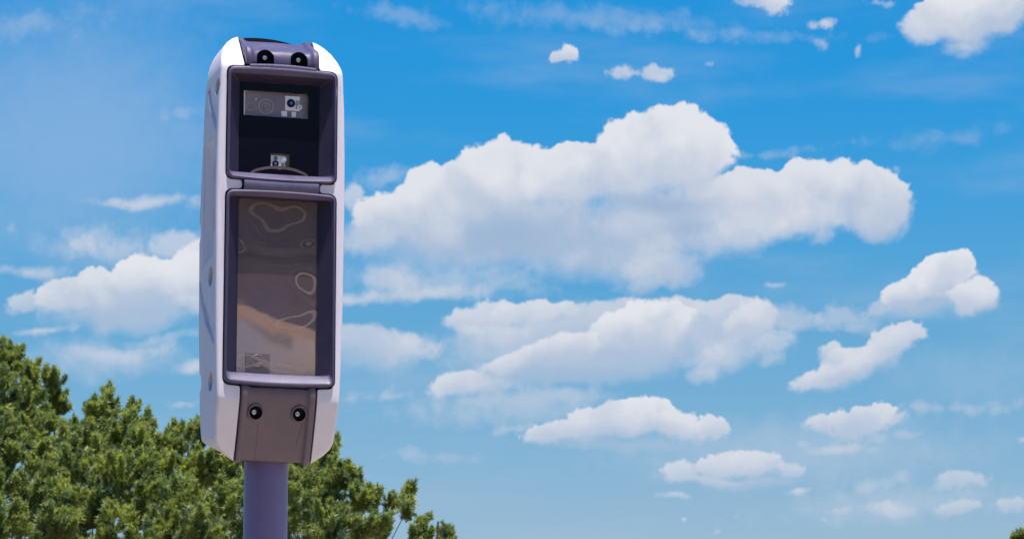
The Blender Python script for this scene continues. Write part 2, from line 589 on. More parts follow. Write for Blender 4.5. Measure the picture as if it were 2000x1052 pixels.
def loft(bm, loops, cap0=True, cap1=True, close=True):
    rows = [[bm.verts.new(p) for p in lp] for lp in loops]
    n = len(rows[0])
    for a, c in zip(rows[:-1], rows[1:]):
        for i in range(n if close else n - 1):
            j = (i + 1) % n
            try:
                bm.faces.new((a[i], a[j], c[j], c[i]))
            except ValueError:
                pass
    if cap0:
        bm.faces.new(rows[0][::-1])
    if cap1:
        bm.faces.new(rows[-1])
    return rows


def box(bm, x0, x1, y0, y1, z0, z1):
    v = [bm.verts.new((x, y, z)) for x in (x0, x1) for y in (y0, y1) for z in (z0, z1)]
    for f in ((0, 1, 3, 2), (4, 6, 7, 5), (0, 4, 5, 1), (2, 3, 7, 6), (0, 2, 6, 4), (1, 5, 7, 3)):
        bm.faces.new([v[i] for i in f])
    return v


def disc_loops(bm, cx, cz, prof, n=24, axis='y', sx=1.0, cap0=True, cap1=True):
    """Turned shape: prof = [(radius, depth)], lying along y (or x)."""
    loops = []
    for r, d in prof:
        lp = []
        for i in range(n):
            a = 2 * math.pi * i / n
            u, w = cx + r * sx * math.cos(a), cz + r * math.sin(a)
            lp.append((u, d, w) if axis == 'y' else (d, u, w))
        loops.append(lp)
    loft(bm, loops, cap0, cap1)


def prism(bm, pts, d0, d1, axis='y'):
    f = (lambda p, d: (p[0], d, p[1])) if axis == 'y' else (lambda p, d: (d, p[0], p[1]))
    loft(bm, [[f(p, d0) for p in pts], [f(p, d1) for p in pts]])


def boolean(me, cutters, op='DIFFERENCE'):
    """Evaluate exact booleans of a mesh with cutter meshes and return the resulting mesh."""
    o = bpy.data.objects.new('work', me)
    COL.objects.link(o)
    junk = [o]
    for c in cutters:
        co = bpy.data.objects.new('work', c)
        COL.objects.link(co)
        junk.append(co)
        md = o.modifiers.new('b', 'BOOLEAN')
        md.operation = op
        md.solver = 'EXACT'
        md.object = co
    dg = bpy.context.evaluated_depsgraph_get()
    dg.update()
    out = bpy.data.meshes.new_from_object(o.evaluated_get(dg))
    for j in junk:
        bpy.data.objects.remove(j)
    return out


def finish(me, smooth=30, scale=None):
    """Shade smooth by angle; scale from design units to metres."""
    bm = bmesh.new()
    bm.from_mesh(me)
    bmesh.ops.remove_doubles(bm, verts=bm.verts, dist=0.01)
    if scale:
        bmesh.ops.scale(bm, vec=(scale,) * 3, verts=bm.verts)
        bmesh.ops.translate(bm, vec=(0, 0, ZC), verts=bm.verts)
    for f in bm.faces:
        f.smooth = True
    for e in bm.edges:
        e.smooth = len(e.link_faces) == 2 and e.calc_face_angle(0.0) < R(smooth)
    bm.to_mesh(me)
    bm.free()
    return me


def fillet(pts, rad, n=5):
    """Round the corners of a closed 2-D outline; rad = one radius or one per corner."""
    out = []
    m = len(pts)
    for i in range(m):
        p = Vector(pts[i])
        a, c = Vector(pts[i - 1]), Vector(pts[(i + 1) % m])
        r = rad[i] if isinstance(rad, (list, tuple)) else rad
        u, w = (a - p), (c - p)
        lu, lw = u.length, w.length
        if r <= 0 or lu < 1e-6 or lw < 1e-6:
            out.append(tuple(p))
            continue
        u, w = u / lu, w / lw
        ang = u.angle(w)
        t = min(r / math.tan(ang / 2), lu * 0.49, lw * 0.49)
        p0, p1 = p + u * t, p + w * t
        for k in range(n + 1):
            f = k / n
            out.append(tuple((1 - f) ** 2 * p0 + 2 * f * (1 - f) * p + f * f * p1))
    return out


S = 0.0012289        # metres per design unit of the speed camera
ZC = 3.455           # height of its design origin

# ------------------------------------------------------------------ materials
def material(name, base, rough=0.5, metal=0.0, spec=0.5, bump=0.0, bscale=400.0, mottle=0.0, mscale=6.0, coat=0.0, bevel=0.0, specks=0.0, grime=0.0):
    m = bpy.data.materials.new(name)
    m.use_nodes = True
    t = m.node_tree
    p = t.nodes['Principled BSDF']
    b = NB(t)
    p.inputs['Roughness'].default_value = rough
    p.inputs['Metallic'].default_value = metal
    p.inputs['Specular IOR Level'].default_value = spec
    p.inputs['Coat Weight'].default_value = coat
    p.inputs['Base Color'].default_value = (*base, 1)
    oc = b.n('ShaderNodeTexCoord').outputs['Object']
    if mottle:
        nz = b.noise(oc, mscale, 6, 0.65)
        c = b.ramp(nz.outputs['Fac'], [(0.3, tuple(v * (1 - mottle) for v in base)), (0.7, tuple(min(1, v * (1 + mottle)) for v in base))])
        if grime:      # faint rain streaks and dust
            g1 = b.noise(b.mapping(oc, (0, 0, 0), (0, 0, 0), (60, 60, 5), 'POINT'), 1.0, 4, 0.6)
            g2 = b.noise(oc, 4.5, 5, 0.6)
            gf = b.math('MULTIPLY', b.maprange(g1.outputs['Fac'], 0.50, 0.75, 0.0, 1.0), b.maprange(g2.outputs['Fac'], 0.42, 0.7, 0.0, grime))
            c = b.mixc(gf, c, (0.30, 0.25, 0.20, 1))
        if specks:     # pale specks scattered at random
            vo = b.n('ShaderNodeTexVoronoi', feature='F1')
            vo.inputs['Scale'].default_value = 55.0
            b.put(vo.inputs['Vector'], oc)
            sc2 = b.n('ShaderNodeSeparateColor')
            b.put(sc2.inputs[0], vo.outputs['Color'])
            size = b.maprange(sc2.outputs[0], 0.80, 1.0, 0.0, 0.11, False)
            c = b.mixc(b.math('MULTIPLY', b.math('LESS_THAN', vo.outputs['Distance'], size), specks), c, (0.55, 0.5, 0.5, 1))
        b.put(p.inputs['Base Color'], c)
        b.put(p.inputs['Roughness'], b.maprange(nz.outputs['Fac'], 0.3, 0.7, max(0.02, rough - 0.06), rough + 0.06))
    nrm = None
    if bevel:
        bv = b.n('ShaderNodeBevel')
        bv.samples = 4
        bv.inputs[0].default_value = bevel
        nrm = bv.outputs[0]
    if bump:
        bp = b.n('ShaderNodeBump')
        bp.inputs['Strength'].default_value = bump
        bp.inputs['Distance'].default_value = 0.0006
        b.put(bp.inputs['Height'], b.noise(oc, bscale, 2, 0.5).outputs['Fac'])
        if nrm is not None:
            b.put(bp.inputs['Normal'], nrm)
        nrm = bp.outputs[0]
    if nrm is not None:
        b.put(p.inputs['Normal'], nrm)
    return m


M_WHITE = material('white_painted_shell', (0.755, 0.705, 0.825), 0.58, spec=0.35, mottle=0.03, mscale=9, bump=0.12, bscale=600, bevel=0.0028, grime=0.35)
M_GREY = material('grey_textured_plastic', (0.092, 0.074, 0.160), 0.46, bump=0.55, bscale=900, mottle=0.14, mscale=14, bevel=0.003, specks=0.5, grime=0.30)
M_RECESS = material('recess_shade_plastic', (0.021, 0.014, 0.046), 0.5, bump=0.6, bscale=900, mottle=0.14, mscale=14, specks=0.6)  # frame plastic darkened: the shade of the recess walls is in the colour
M_COVER = material('grey_plastic_warm_bounce', (0.150, 0.108, 0.140), 0.46, bump=0.5, bscale=900, mottle=0.14, mscale=14, bevel=0.003, specks=0.5, grime=0.30)  # grey plastic with the warm ground bounce put into its base colour
M_POLE = material('purple_grey_pole_paint', (0.160, 0.128, 0.275), 0.42, bump=0.2, bscale=500, mottle=0.12, mscale=7, specks=0.6, grime=0.25)
M_DARK = material('dark_gasket_and_slot_shade', (0.008, 0.006, 0.016), 0.75, spec=0.2)
M_BLACK = material('black_gloss_panel', (0.0050, 0.0032, 0.012), 0.16, spec=0.30)
M_STEEL = material('screw_steel', (0.75, 0.72, 0.70), 0.28, metal=1.0)
M_CASE = material('camera_case', (0.26, 0.225, 0.27), 0.45, mottle=0.15, mscale=40)
M_FAINT = material('pale_module_case', (0.24, 0.215, 0.235), 0.5)
M_RING = material('lens_ring', (0.42, 0.38, 0.44), 0.35)
M_BRACKET = material('white_module', (0.95, 0.95, 0.96), 0.4)
M_BLUE = material('blue_lens_coating', (0.03, 0.22, 0.85), 0.12)
M_VIOLET = material('violet_lens_coating', (0.20, 0.16, 0.80), 0.12)
M_GREEN = material('circuit_green', (0.10, 0.22, 0.16), 0.5)
M_ARC = material('arc_reflection', (0.115, 0.075, 0.085), 0.5)  # pinkish tint of a reflection, given to the arc as colour


def glass_mat(name, clear, tintc=(1, 1, 1)):
    m = bpy.data.materials.new(name)
    m.use_nodes = True
    t = m.node_tree
    t.nodes.clear()
    b = NB(t)
    tr = b.n('ShaderNodeBsdfTransparent')
    tr.inputs[0].default_value = (*tintc, 1)
    gl = b.n('ShaderNodeBsdfGlossy')
    gl.inputs['Roughness'].default_value = 0.05
    fr = b.n('ShaderNodeFresnel')
    fr.inputs[0].default_value = 1.5
    mx = b.n('ShaderNodeMixShader')
    b.put(mx.inputs[0], b.math('MULTIPLY', fr.outputs[0], b.math('SUBTRACT', 1.0, b.n('ShaderNodeNewGeometry').outputs['Backfacing'])))
    b.put(mx.inputs[1], tr.outputs[0])
    b.put(mx.inputs[2], gl.outputs[0])
    o = b.n('ShaderNodeOutputMaterial')
    t.links.new(mx.outputs[0], o.inputs[0])
    return m


M_GLASS = glass_mat('clear_window', 1.0, (0.98, 0.97, 0.99))


def film_mat():
    """Moulded clear cover: wavy and glossy, with swirling reflections painted into the sheet."""
    m = bpy.data.materials.new('moulded_clear_cover')
    m.use_nodes = True
    t = m.node_tree
    t.nodes.clear()
    b = NB(t)
    oc = b.n('ShaderNodeTexCoord').outputs['Object']
    q = b.mapping(oc, (0.31, 0.0, 0.17), (0, 0, 0), (1, 1, 1), 'POINT')
    n1 = b.noise(q, 6.0, 0.6, 0.3, dist=0.25)
    # painted reflection swirls: level lines of a field of soft bumps
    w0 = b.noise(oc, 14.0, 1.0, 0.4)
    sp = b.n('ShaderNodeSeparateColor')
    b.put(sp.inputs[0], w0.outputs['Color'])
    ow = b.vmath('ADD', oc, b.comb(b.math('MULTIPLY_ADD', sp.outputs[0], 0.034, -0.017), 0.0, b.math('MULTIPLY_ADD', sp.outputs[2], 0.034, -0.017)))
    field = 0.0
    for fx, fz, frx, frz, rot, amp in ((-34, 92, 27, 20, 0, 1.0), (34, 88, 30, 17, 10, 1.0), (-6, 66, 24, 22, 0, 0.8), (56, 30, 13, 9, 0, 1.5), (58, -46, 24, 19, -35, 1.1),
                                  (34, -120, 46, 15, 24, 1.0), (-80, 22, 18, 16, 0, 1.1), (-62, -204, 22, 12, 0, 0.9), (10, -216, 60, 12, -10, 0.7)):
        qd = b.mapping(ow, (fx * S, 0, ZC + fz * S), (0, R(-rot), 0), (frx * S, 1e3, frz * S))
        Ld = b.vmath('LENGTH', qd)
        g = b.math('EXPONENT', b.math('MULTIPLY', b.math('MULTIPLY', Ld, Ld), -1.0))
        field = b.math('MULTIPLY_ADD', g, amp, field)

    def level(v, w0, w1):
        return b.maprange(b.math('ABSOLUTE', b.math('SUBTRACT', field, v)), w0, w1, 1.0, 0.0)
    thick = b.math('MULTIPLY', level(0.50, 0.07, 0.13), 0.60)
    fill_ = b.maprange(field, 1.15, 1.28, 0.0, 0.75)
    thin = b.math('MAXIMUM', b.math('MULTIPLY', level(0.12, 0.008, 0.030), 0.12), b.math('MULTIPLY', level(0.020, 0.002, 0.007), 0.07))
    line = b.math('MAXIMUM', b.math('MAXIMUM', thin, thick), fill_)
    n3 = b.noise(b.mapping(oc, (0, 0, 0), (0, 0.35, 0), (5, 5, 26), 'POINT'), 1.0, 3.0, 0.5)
    band = b.maprange(n3.outputs['Fac'], 0.55, 0.72, 0.0, 0.35)  # greyish streaks of reflection, painted in as well
    refl_paint = b.math('MAXIMUM', line, band)
    fac = b.math('MULTIPLY_ADD', refl_paint, 0.36, 0.04)
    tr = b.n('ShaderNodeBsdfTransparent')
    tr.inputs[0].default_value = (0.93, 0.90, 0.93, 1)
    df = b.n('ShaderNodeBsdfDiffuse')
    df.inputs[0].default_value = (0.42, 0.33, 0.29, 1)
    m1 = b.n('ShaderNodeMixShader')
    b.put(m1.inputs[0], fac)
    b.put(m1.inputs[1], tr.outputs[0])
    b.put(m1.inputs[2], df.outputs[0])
    gl = b.n('ShaderNodeBsdfGlossy')
    gl.inputs['Roughness'].default_value = 0.06
    bp = b.n('ShaderNodeBump')
    bp.inputs['Strength'].default_value = 0.7
    bp.inputs['Distance'].default_value = 0.004
    b.put(bp.inputs['Height'], n1.outputs['Fac'])
    b.put(gl.inputs['Normal'], bp.outputs[0])
    fr = b.n('ShaderNodeFresnel')
    fr.inputs[0].default_value = 1.6
    b.put(fr.inputs['Normal'], bp.outputs[0])
    m2 = b.n('ShaderNodeMixShader')
    b.put(m2.inputs[0], b.math('MULTIPLY', fr.outputs[0], b.math('SUBTRACT', 1.0, b.n('ShaderNodeNewGeometry').outputs['Backfacing'])))
    b.put(m2.inputs[1], m1.outputs[0])
    b.put(m2.inputs[2], gl.outputs[0])
    o = b.n('ShaderNodeOutputMaterial')
    t.links.new(m2.outputs[0], o.inputs[0])
    return m


def liner_mat():
    """Inner plate behind the cover: brown-violet above, a pale beige reflection painted in below, with a slanted edge."""
    m = bpy.data.materials.new('inner_plate_with_reflection')
    m.use_nodes = True
    t = m.node_tree
    p = t.nodes['Principled BSDF']
    b = NB(t)
    oc = b.n('ShaderNodeTexCoord').outputs['Object']
    x, y, z = b.sep(oc)[:3]
    z = b.math('SUBTRACT', z, ZC)
    n = b.noise(oc, 9, 3, 0.5)
    wob = b.math('MULTIPLY_ADD', n.outputs['Fac'], 0.05, -0.025)
    # painted beige reflection below about z = -0.165, its edge falling to the right
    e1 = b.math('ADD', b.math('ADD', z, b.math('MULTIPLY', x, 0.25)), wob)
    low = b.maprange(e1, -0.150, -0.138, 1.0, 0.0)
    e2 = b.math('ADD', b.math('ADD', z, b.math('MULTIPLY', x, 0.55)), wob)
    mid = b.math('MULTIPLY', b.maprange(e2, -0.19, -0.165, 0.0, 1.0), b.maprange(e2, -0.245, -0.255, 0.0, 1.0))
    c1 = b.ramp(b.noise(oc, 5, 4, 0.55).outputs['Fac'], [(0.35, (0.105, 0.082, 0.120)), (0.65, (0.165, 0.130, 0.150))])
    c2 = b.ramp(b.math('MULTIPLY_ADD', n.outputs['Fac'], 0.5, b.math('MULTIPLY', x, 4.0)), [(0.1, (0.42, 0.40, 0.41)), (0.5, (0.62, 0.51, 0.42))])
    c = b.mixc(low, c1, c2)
    dk = b.math('MULTIPLY', low, b.math('MULTIPLY', b.maprange(e2, -0.215, -0.185, 0.0, 1.0), b.maprange(x, 0.03, 0.05, 0.55, 0.0)))  # dark wedge within the painted reflection
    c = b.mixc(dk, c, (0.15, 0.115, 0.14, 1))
    tan_ = b.math('MULTIPLY', low, b.maprange(e1, -0.185, -0.165, 0.0, 0.85))  # tan band along the top of the painted reflection
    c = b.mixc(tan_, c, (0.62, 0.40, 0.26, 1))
    b.put(p.inputs['Base Color'], c)
    p.inputs['Roughness'].default_value = 0.5
    return m


# ------------------------------------------------------------------ ground
POLE = (-0.5842, 9.0, 0.0)

M_GROUND = bpy.data.materials.new('dry_verge')
M_GROUND.use_nodes = True
_b = NB(M_GROUND.node_tree)
_p = M_GROUND.node_tree.nodes['Principled BSDF']
_oc = _b.n('ShaderNodeTexCoord').outputs['Object']
_n1 = _b.noise(_oc, 0.35, 6, 0.6)
_n2 = _b.noise(_oc, 9.0, 4, 0.6)
_c = _b.ramp(_n1.outputs['Fac'], [(0.35, (0.20, 0.155, 0.095)), (0.55, (0.26, 0.205, 0.135)), (0.7, (0.12, 0.13, 0.05))])
_c = _b.mixc(0.35, _c, _b.ramp(_n2.outputs['Fac'], [(0.3, (0.12, 0.095, 0.06)), (0.7, (0.34, 0.27, 0.20))]))
_b.put(_p.inputs['Base Color'], _c)
_p.inputs['Roughness'].default_value = 0.95
bm = bmesh.new()
bmesh.ops.create_grid(bm, x_segments=20, y_segments=20, size=2500)
ground = link('ground', mesh_of(bm, 'ground'), M_GROUND)
ground['kind'] = 'structure'

M_PAVE = material('pale_concrete', (0.46, 0.365, 0.275), 0.9, mottle=0.18, mscale=1.5, bump=0.3, bscale=60)
M_ROAD = material('asphalt', (0.055, 0.053, 0.055), 0.9, mottle=0.2, mscale=0.8, bump=0.4, bscale=120)
M_KERB = material('kerb_concrete', (0.42, 0.40, 0.37), 0.85, mottle=0.15, mscale=3)
M_LINE = material('road_paint', (0.75, 0.75, 0.72), 0.7, mottle=0.08, mscale=5)
bm = bmesh.new()
box(bm, -1.9, 14, -60, 14.0, -0.2, 0.12)
pavement = link('pavement', mesh_of(bm, 'pavement'), M_PAVE)
pavement['kind'] = 'structure'
bm = bmesh.new()
box(bm, -2.1, -1.903, -60, 80.0, -0.2, 0.13)
kerb = link('kerb', mesh_of(bm, 'kerb'), M_KERB)
kerb['kind'] = 'structure'
bm = bmesh.new()
box(bm, -9.6, -2.103, -60, 80.0, -0.2, 0.004)
road = link('road', mesh_of(bm, 'road'), M_ROAD)
road['kind'] = 'structure'
bm = bmesh.new()
for i in range(-6, 9):
    box(bm, -5.9, -5.78, i * 9.0, i * 9.0 + 3.0, -0.1, 0.008)
marks = link('lane_marking', mesh_of(bm, 'lane_marking'), M_LINE)
marks['kind'] = 'structure'

# ------------------------------------------------------------------ the enforcement camera
root = thing('speed_camera', 'white and grey speed camera with two dark windows on a round purple-grey pole', 'speed camera', POLE, R(16))


def interp(tab, z):
    zs = [t[0] for t in tab]
    return float(np.interp(z, zs, [t[1] for t in tab]))


# half width, front and back depth of the body at each height (design units, front is -y)
W_TAB = [(-394, 74), (-389, 82), (-375, 100), (-363, 111), (-352, 116.5), (-320, 119), (-270, 121), (-100, 125.5), (100, 127.5), (200, 127), (300, 125), (372, 121.5),
         (386, 119.5), (402, 115.5), (420, 108), (436, 96.5), (445, 86), (449, 78)]
F_TAB = [(-394, -52), (-340, -79), (-290, -101), (-279, -104.2), (-266, -105), (362, -105), (372, -103.8), (380, -99.5), (449, -34)]
B_TAB = [(-394, 50), (-350, 62), (-260, 66), (80, 64), (230, 46), (400, 46), (449, 38)]


def body_loop(z, dw=0.0, df=0.0, n=6):
    w = interp(W_TAB, z) + dw
    f = interp(F_TAB, z) - df
    bk = interp(B_TAB, z) + df
    r, rb = 7.0, 10.0
    pts = []
    for cx, cy, rr, a0 in ((w - r, f + r, r, -90), (w - rb, bk - rb, rb, 0), (-w + rb, bk - rb, rb, 90), (-w + r, f + r, r, 180)):
        for k in range(n + 1):
            a = R(a0 + 90.0 * k / n)
            x, y = cx + rr * math.cos(a), cy + rr * math.sin(a)
            zz = z
            if z < -330:      # the underside rises towards the back
                zz = z + 0.30 * (y + 51) * min(1.0, (-330 - z) / 60.0)
            pts.append((x, y, zz))
    return pts


ZS = sorted(set([t[0] for t in W_TAB] + [t[0] for t in F_TAB] + [-390, -373, -360, -346, -336, -310, -286, -274, -240, -160, -60, 0, 50, 150, 250, 340, 367, 376, 392, 411, 428, 441]))
bm = bmesh.new()
loft(bm, [body_loop(z) for z in ZS])
solid = mesh_of(bm, 'solid')


def outline(g):
    """Front opening between the white shells, shrunk by g."""
    right = [(75 - g, 520), (75 - g, 374 - g), (110.5 - g, 373 - g), (110.5 - g, 146.5 + g), (77 - g, 146.5 + g), (77 - g, 129.5 - g), (110.5 - g, 128.5 - g), (110.5 - g, -254 + g), (76 - g, -256 + g), (76 - g, -520)]
    rr = [0, 4, 17, 15, 7, 7, 17, 15, 4, 0]
    left = [(-x, z) for x, z in right[::-1]]
    return fillet(right + left, rr + rr[::-1])


bm = bmesh.new()
prism(bm, outline(0), -260, 260)
cut_front = mesh_of(bm, 'cut')

# pockets and pressings in the side shells
cutters = [cut_front]
for sx in (-1, 1):
    bm = bmesh.new()
    holes = [(-80, 334, 21, 17), (-53, -36, 21, 20), (-47, -240, 21, 19), (58, 72, 16, 20), (56, -226, 16, 19), (42, 372, 14, 17)]
    for cy, cz, ry, rz in holes:
        disc_loops(bm, cy, cz, [(rz, sx * 150), (rz, sx * 104)], 24, 'x', ry / rz)
    cutters.append(mesh_of(bm, 'cut'))
    bm = bmesh.new()
    q0 = [(-76, 2), (16, -8), (16, 240), (-76, 232)]
    q1 = [(-74, 62), (-20, 52), (-20, 180), (-74, 178)]
    loft(bm, [[(sx * 140, y, z) for y, z in q0], [(sx * 126.0, y, z) for y, z in q0], [(sx * 102, y, z) for y, z in q1]])
    cutters.append(mesh_of(bm, 'cut'))
    bm = bmesh.new()
    box(bm, min(sx * 60, sx * 140), max(sx * 60, sx * 140), -88, -74, 48, 192)
    cutters.append(mesh_of(bm, 'cut'))
    for pts in ([(20, 352), (-4, 318), (-40, 284), (-90, 242), (-90, 266), (-60, 296), (-20, 336), (0, 356)],
                [(60, -20), (36, -70), (-4, -118), (-50, -150), (-84, -176), (-86, -146), (-40, -112), (10, -70), (40, -30), (52, -14)]):
        bm = bmesh.new()
        up = [(y, z) for y, z in pts]
        cy = sum(p[0] for p in up) / len(up)
        cz = sum(p[1] for p in up) / len(up)
        inn = [(cy + (y - cy) * 0.96, cz + (z - cz) * 0.96 - 3) for y, z in up]
        loft(bm, [[(sx * 145, y, z) for y, z in up], [(sx * 118.5, y, z) for y, z in inn]])
        cutters.append(mesh_of(bm, 'cut'))
shells = boolean(solid, cutters)
for side in (-1, 1):
    bm = bmesh.new()
    bm.from_mesh(shells)
    bmesh.ops.delete(bm, geom=[v for v in bm.verts if v.co.x * side < 0], context='VERTS')
    me = bpy.data.meshes.new('side_shell')
    bm.to_mesh(me)
    bm.free()
    link('side_shell', finish(me, 28, S), M_WHITE, root)

for sx in (-1, 1):
    bm = bmesh.new()
    box(bm, min(sx * 106, sx * 109), max(sx * 106, sx * 109), -87.7, -74.3, 48.3, 191.7)
    link('slot_shade', finish(mesh_of(bm, 'slot_shade'), 30, S), M_DARK, root)  # dark plate standing in for the shade inside the slot

# slim dark core between the shells: shows as the seam round every grey piece
bm = bmesh.new()
loft(bm, [body_loop(z, -3, -13) for z in ZS if z < 430])
core = mesh_of(bm, 'core')
bm = bmesh.new()
prism(bm, outline(0.4), -260, 260)
cp = mesh_of(bm, 'cp')
bm = bmesh.new()
for z0, z1 in ((150, 368), (-250, 124)):
    box(bm, -106, 106, -200, -48, z0, z1)
cw = mesh_of(bm, 'cw')
core = boolean(boolean(core, [cp], 'INTERSECT'), [cw])
link('inner_frame', finish(core, 30, S), M_DARK, root)


def rr_loop(hw, z0, z1, y_top, y_bot, rad, bulge=0.0, n=5, m=8, y_mid=0.0):
    """Rounded rectangle seen from the front, its long edges bowed outwards."""
    pts = fillet([(hw, z1), (hw, z0), (-hw, z0), (-hw, z1)], rad, n)
    out = []
    k = len(pts)
    for i in range(k):
        p, q = Vector(pts[i]), Vector(pts[(i + 1) % k])
        segs = m if (q - p).length > 30 else 1
        for j in range(segs):
            out.append(p.lerp(q, j / segs))
    res = []
    for p in out:
        f = (p.y - z0) / (z1 - z0)
        bow = bulge * max(0.0, 1 - (p.x / hw) ** 2)
        z = p.y + (bow if f > 0.9 else (-bow if f < 0.1 else 0))
        res.append((p.x, y_bot + (y_top - y_bot) * f, z))
    return res


def window_frame(z0, z1, zi1, zb0, zb1, name):
    bm = bmesh.new()
    k = zb0 - z0                      # the sill slopes back from the lip over this height
    loops = [rr_loop(104, z0 + 4, z1 - 4, -60, -60, 12, 0),
             rr_loop(107.6, z0, z1, -96, -96, 15, 3),
             rr_loop(107.6, z0, z1, -107, -108, 15, 3),
             rr_loop(106.4, z0 + 1.2, z1 - 1.2, -111, -111.5, 14, 3.2),
             rr_loop(105.0, z0 + 0.20 * k, z1 - 3.2, -112.6, -112.6, 12, 3.4),
             rr_loop(104.0, z0 + 0.34 * k, zi1 + 1.0, -112.6, -110.5, 10, 3.4),
             rr_loop(103.0, z0 + 0.52 * k, zi1, -111, -107, 8, 3.2),
             rr_loop(102.2, z0 + 0.70 * k, zi1 - 1.5, -108, -102.5, 7, 2.6),
             rr_loop(101.4, z0 + 0.90 * k, zi1 - 3, -105.5, -97, 6, 1.6),
             rr_loop(100.4, z0 + 0.98 * k, zi1 - 4, -102, -93, 6, 0.8),
             rr_loop(78.0, zb0, zb1, -80, -80, 2, 0.0),
             rr_loop(78.0, zb0, zb1, -72, -72, 2, 0.0)]
    loft(bm, loops[:10], False, False)
    fr = link(name, finish(mesh_of(bm, name), 50, S), M_GREY, root)
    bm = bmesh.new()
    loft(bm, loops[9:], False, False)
    link('recess_wall', finish(mesh_of(bm, 'recess_wall'), 40, S), M_RECESS, fr)  # recess walls of the frame, their shade painted in
    return fr


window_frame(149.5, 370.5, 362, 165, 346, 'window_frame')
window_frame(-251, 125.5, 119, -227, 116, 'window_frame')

bm = bmesh.new()
pts = [(-107, 151.5), (-111, 147.5), (-112.4, 138), (-112, 129), (-107, 123.5), (-60, 123.5), (-60, 151.5)]
prism(bm, pts, -74, 74, 'x')
link('bridge_bar', finish(mesh_of(bm, 'bridge_bar'), 40, S), M_GREY, root)


def cover(rows, xs, depth_back):
    """Sheet with a moulded cross profile xs = [(x, proud)], swept along rows = [(z, y)], closed at the back."""
    bm = bmesh.new()
    loops = []
    for i, (z, y) in enumerate(rows):
        a = rows[max(0, i - 1)]
        c = rows[min(len(rows) - 1, i + 1)]
        t = Vector((c[1] - a[1], c[0] - a[0])).normalized()      # (y, z) along the sweep
        nrm = Vector((-t.y, t.x))
        if i == 0:
            turn = 1.0 if nrm.x < 0 else -1.0
        nrm *= turn
        front = [(x, y + nrm.x * p, z + nrm.y * p) for x, p in xs]
        w0 = xs[0][0]
        back = [(-w0, y - nrm.x * depth_back, z - nrm.y * depth_back), (w0, y - nrm.x * depth_back, z - nrm.y * depth_back)]
        loops.append(front + back)
    loft(bm, loops)
    return mesh_of(bm, 'cover')


top_rows = [(378.5, -104), (380, -106), (384, -107), (394, -106.4), (402, -104.5), (408, -100.5), (412, -95), (415, -88), (420, -76), (426, -62), (434, -47), (442, -32), (448, -20), (451, -8), (452, 4), (449, 18), (440, 30)]
xs = [(-73.0, -1), (-72, 2.0), (-70, 3.2), (-63, 3.2), (-60.5, 1.8), (-58, -1.2), (-54, -2.6), (-48, -3.0), (0, -2.0), (48, -3.0), (54, -2.6), (58, -1.2), (60.5, 1.8), (63, 3.2), (70, 3.2), (72, 2.0), (73.0, -1)]
top = cover(top_rows, xs, 26)
bm = bmesh.new()
for cx in (-34, 33):
    arch = [(cx - 17, 379.5), (cx + 17, 379.5)] + [(cx + 17 * math.cos(R(a)), 392 + 17 * math.sin(R(a))) for a in range(0, 181, 12)]
    prism(bm, arch, -150, -86)
pk = mesh_of(bm, 'pockets')
top = boolean(top, [pk])
link('top_cover', finish(top, 38, S), M_GREY, root)
# dark linings of the two arched pockets
for cx in (-34, 33):
    bm = bmesh.new()
    pr = [(cx - 16.6, 380), (cx + 16.6, 380)] + [(cx + 16.6 * math.cos(R(a)), 392 + 16.6 * math.sin(R(a))) for a in range(0, 181, 12)]
    outer = [(x, -103, z) for x, z in pr]
    inn = [(cx + (x - cx) * 0.93, -88, 391 + (z - 391) * 0.93) for x, z in pr]
    rows = loft(bm, [outer, inn], False, True)
    link('pocket', finish(mesh_of(bm, 'pocket'), 40, S), M_DARK, root)

bm = bmesh.new()
lp = []
for k in range(13):
    x = -66 + 11 * k
    w = 2.6 * (1 - (x / 66.0) ** 2)
    lp.append([(x, -92, 371.2), (x, -92, 379.5), (x, -103, 379.0 + w * 0.3), (x, -109, 377.0 + w), (x, -112.4, 374.0 + w), (x, -112.4, 371.2)])
loft(bm, lp)
link('brow_ledge', finish(mesh_of(bm, 'brow_ledge'), 35, S), M_GREY, root)


def screw(cx, cz, y):
    bm = bmesh.new()
    disc_loops(bm, cx, cz, [(5.2, y + 16), (5.2, y + 1.5), (4.4, y), (2.6, y - 0.3), (2.3, y + 2.5)], 20)
    o = link('screw', finish(mesh_of(bm, 'screw'), 35, S), M_STEEL, root)
    return o


for cx in (-34, 33):
    screw(cx, 394, -97)

# dark plate closing the top behind the cover
bm = bmesh.new()
pts = [(-70, 440)] + [(x, 460 - 9 * ((x + 22) / 70.0) ** 2) for x in range(-66, 67, 6)] + [(68, 440)]
pts = [(x, max(440.5, z)) if 0 < i < len(pts) - 1 else (x, z) for i, (x, z) in enumerate(pts)]
prism(bm, pts, 6, 34)
link('rear_lid', finish(mesh_of(bm, 'rear_lid'), 40, S), M_DARK, root)

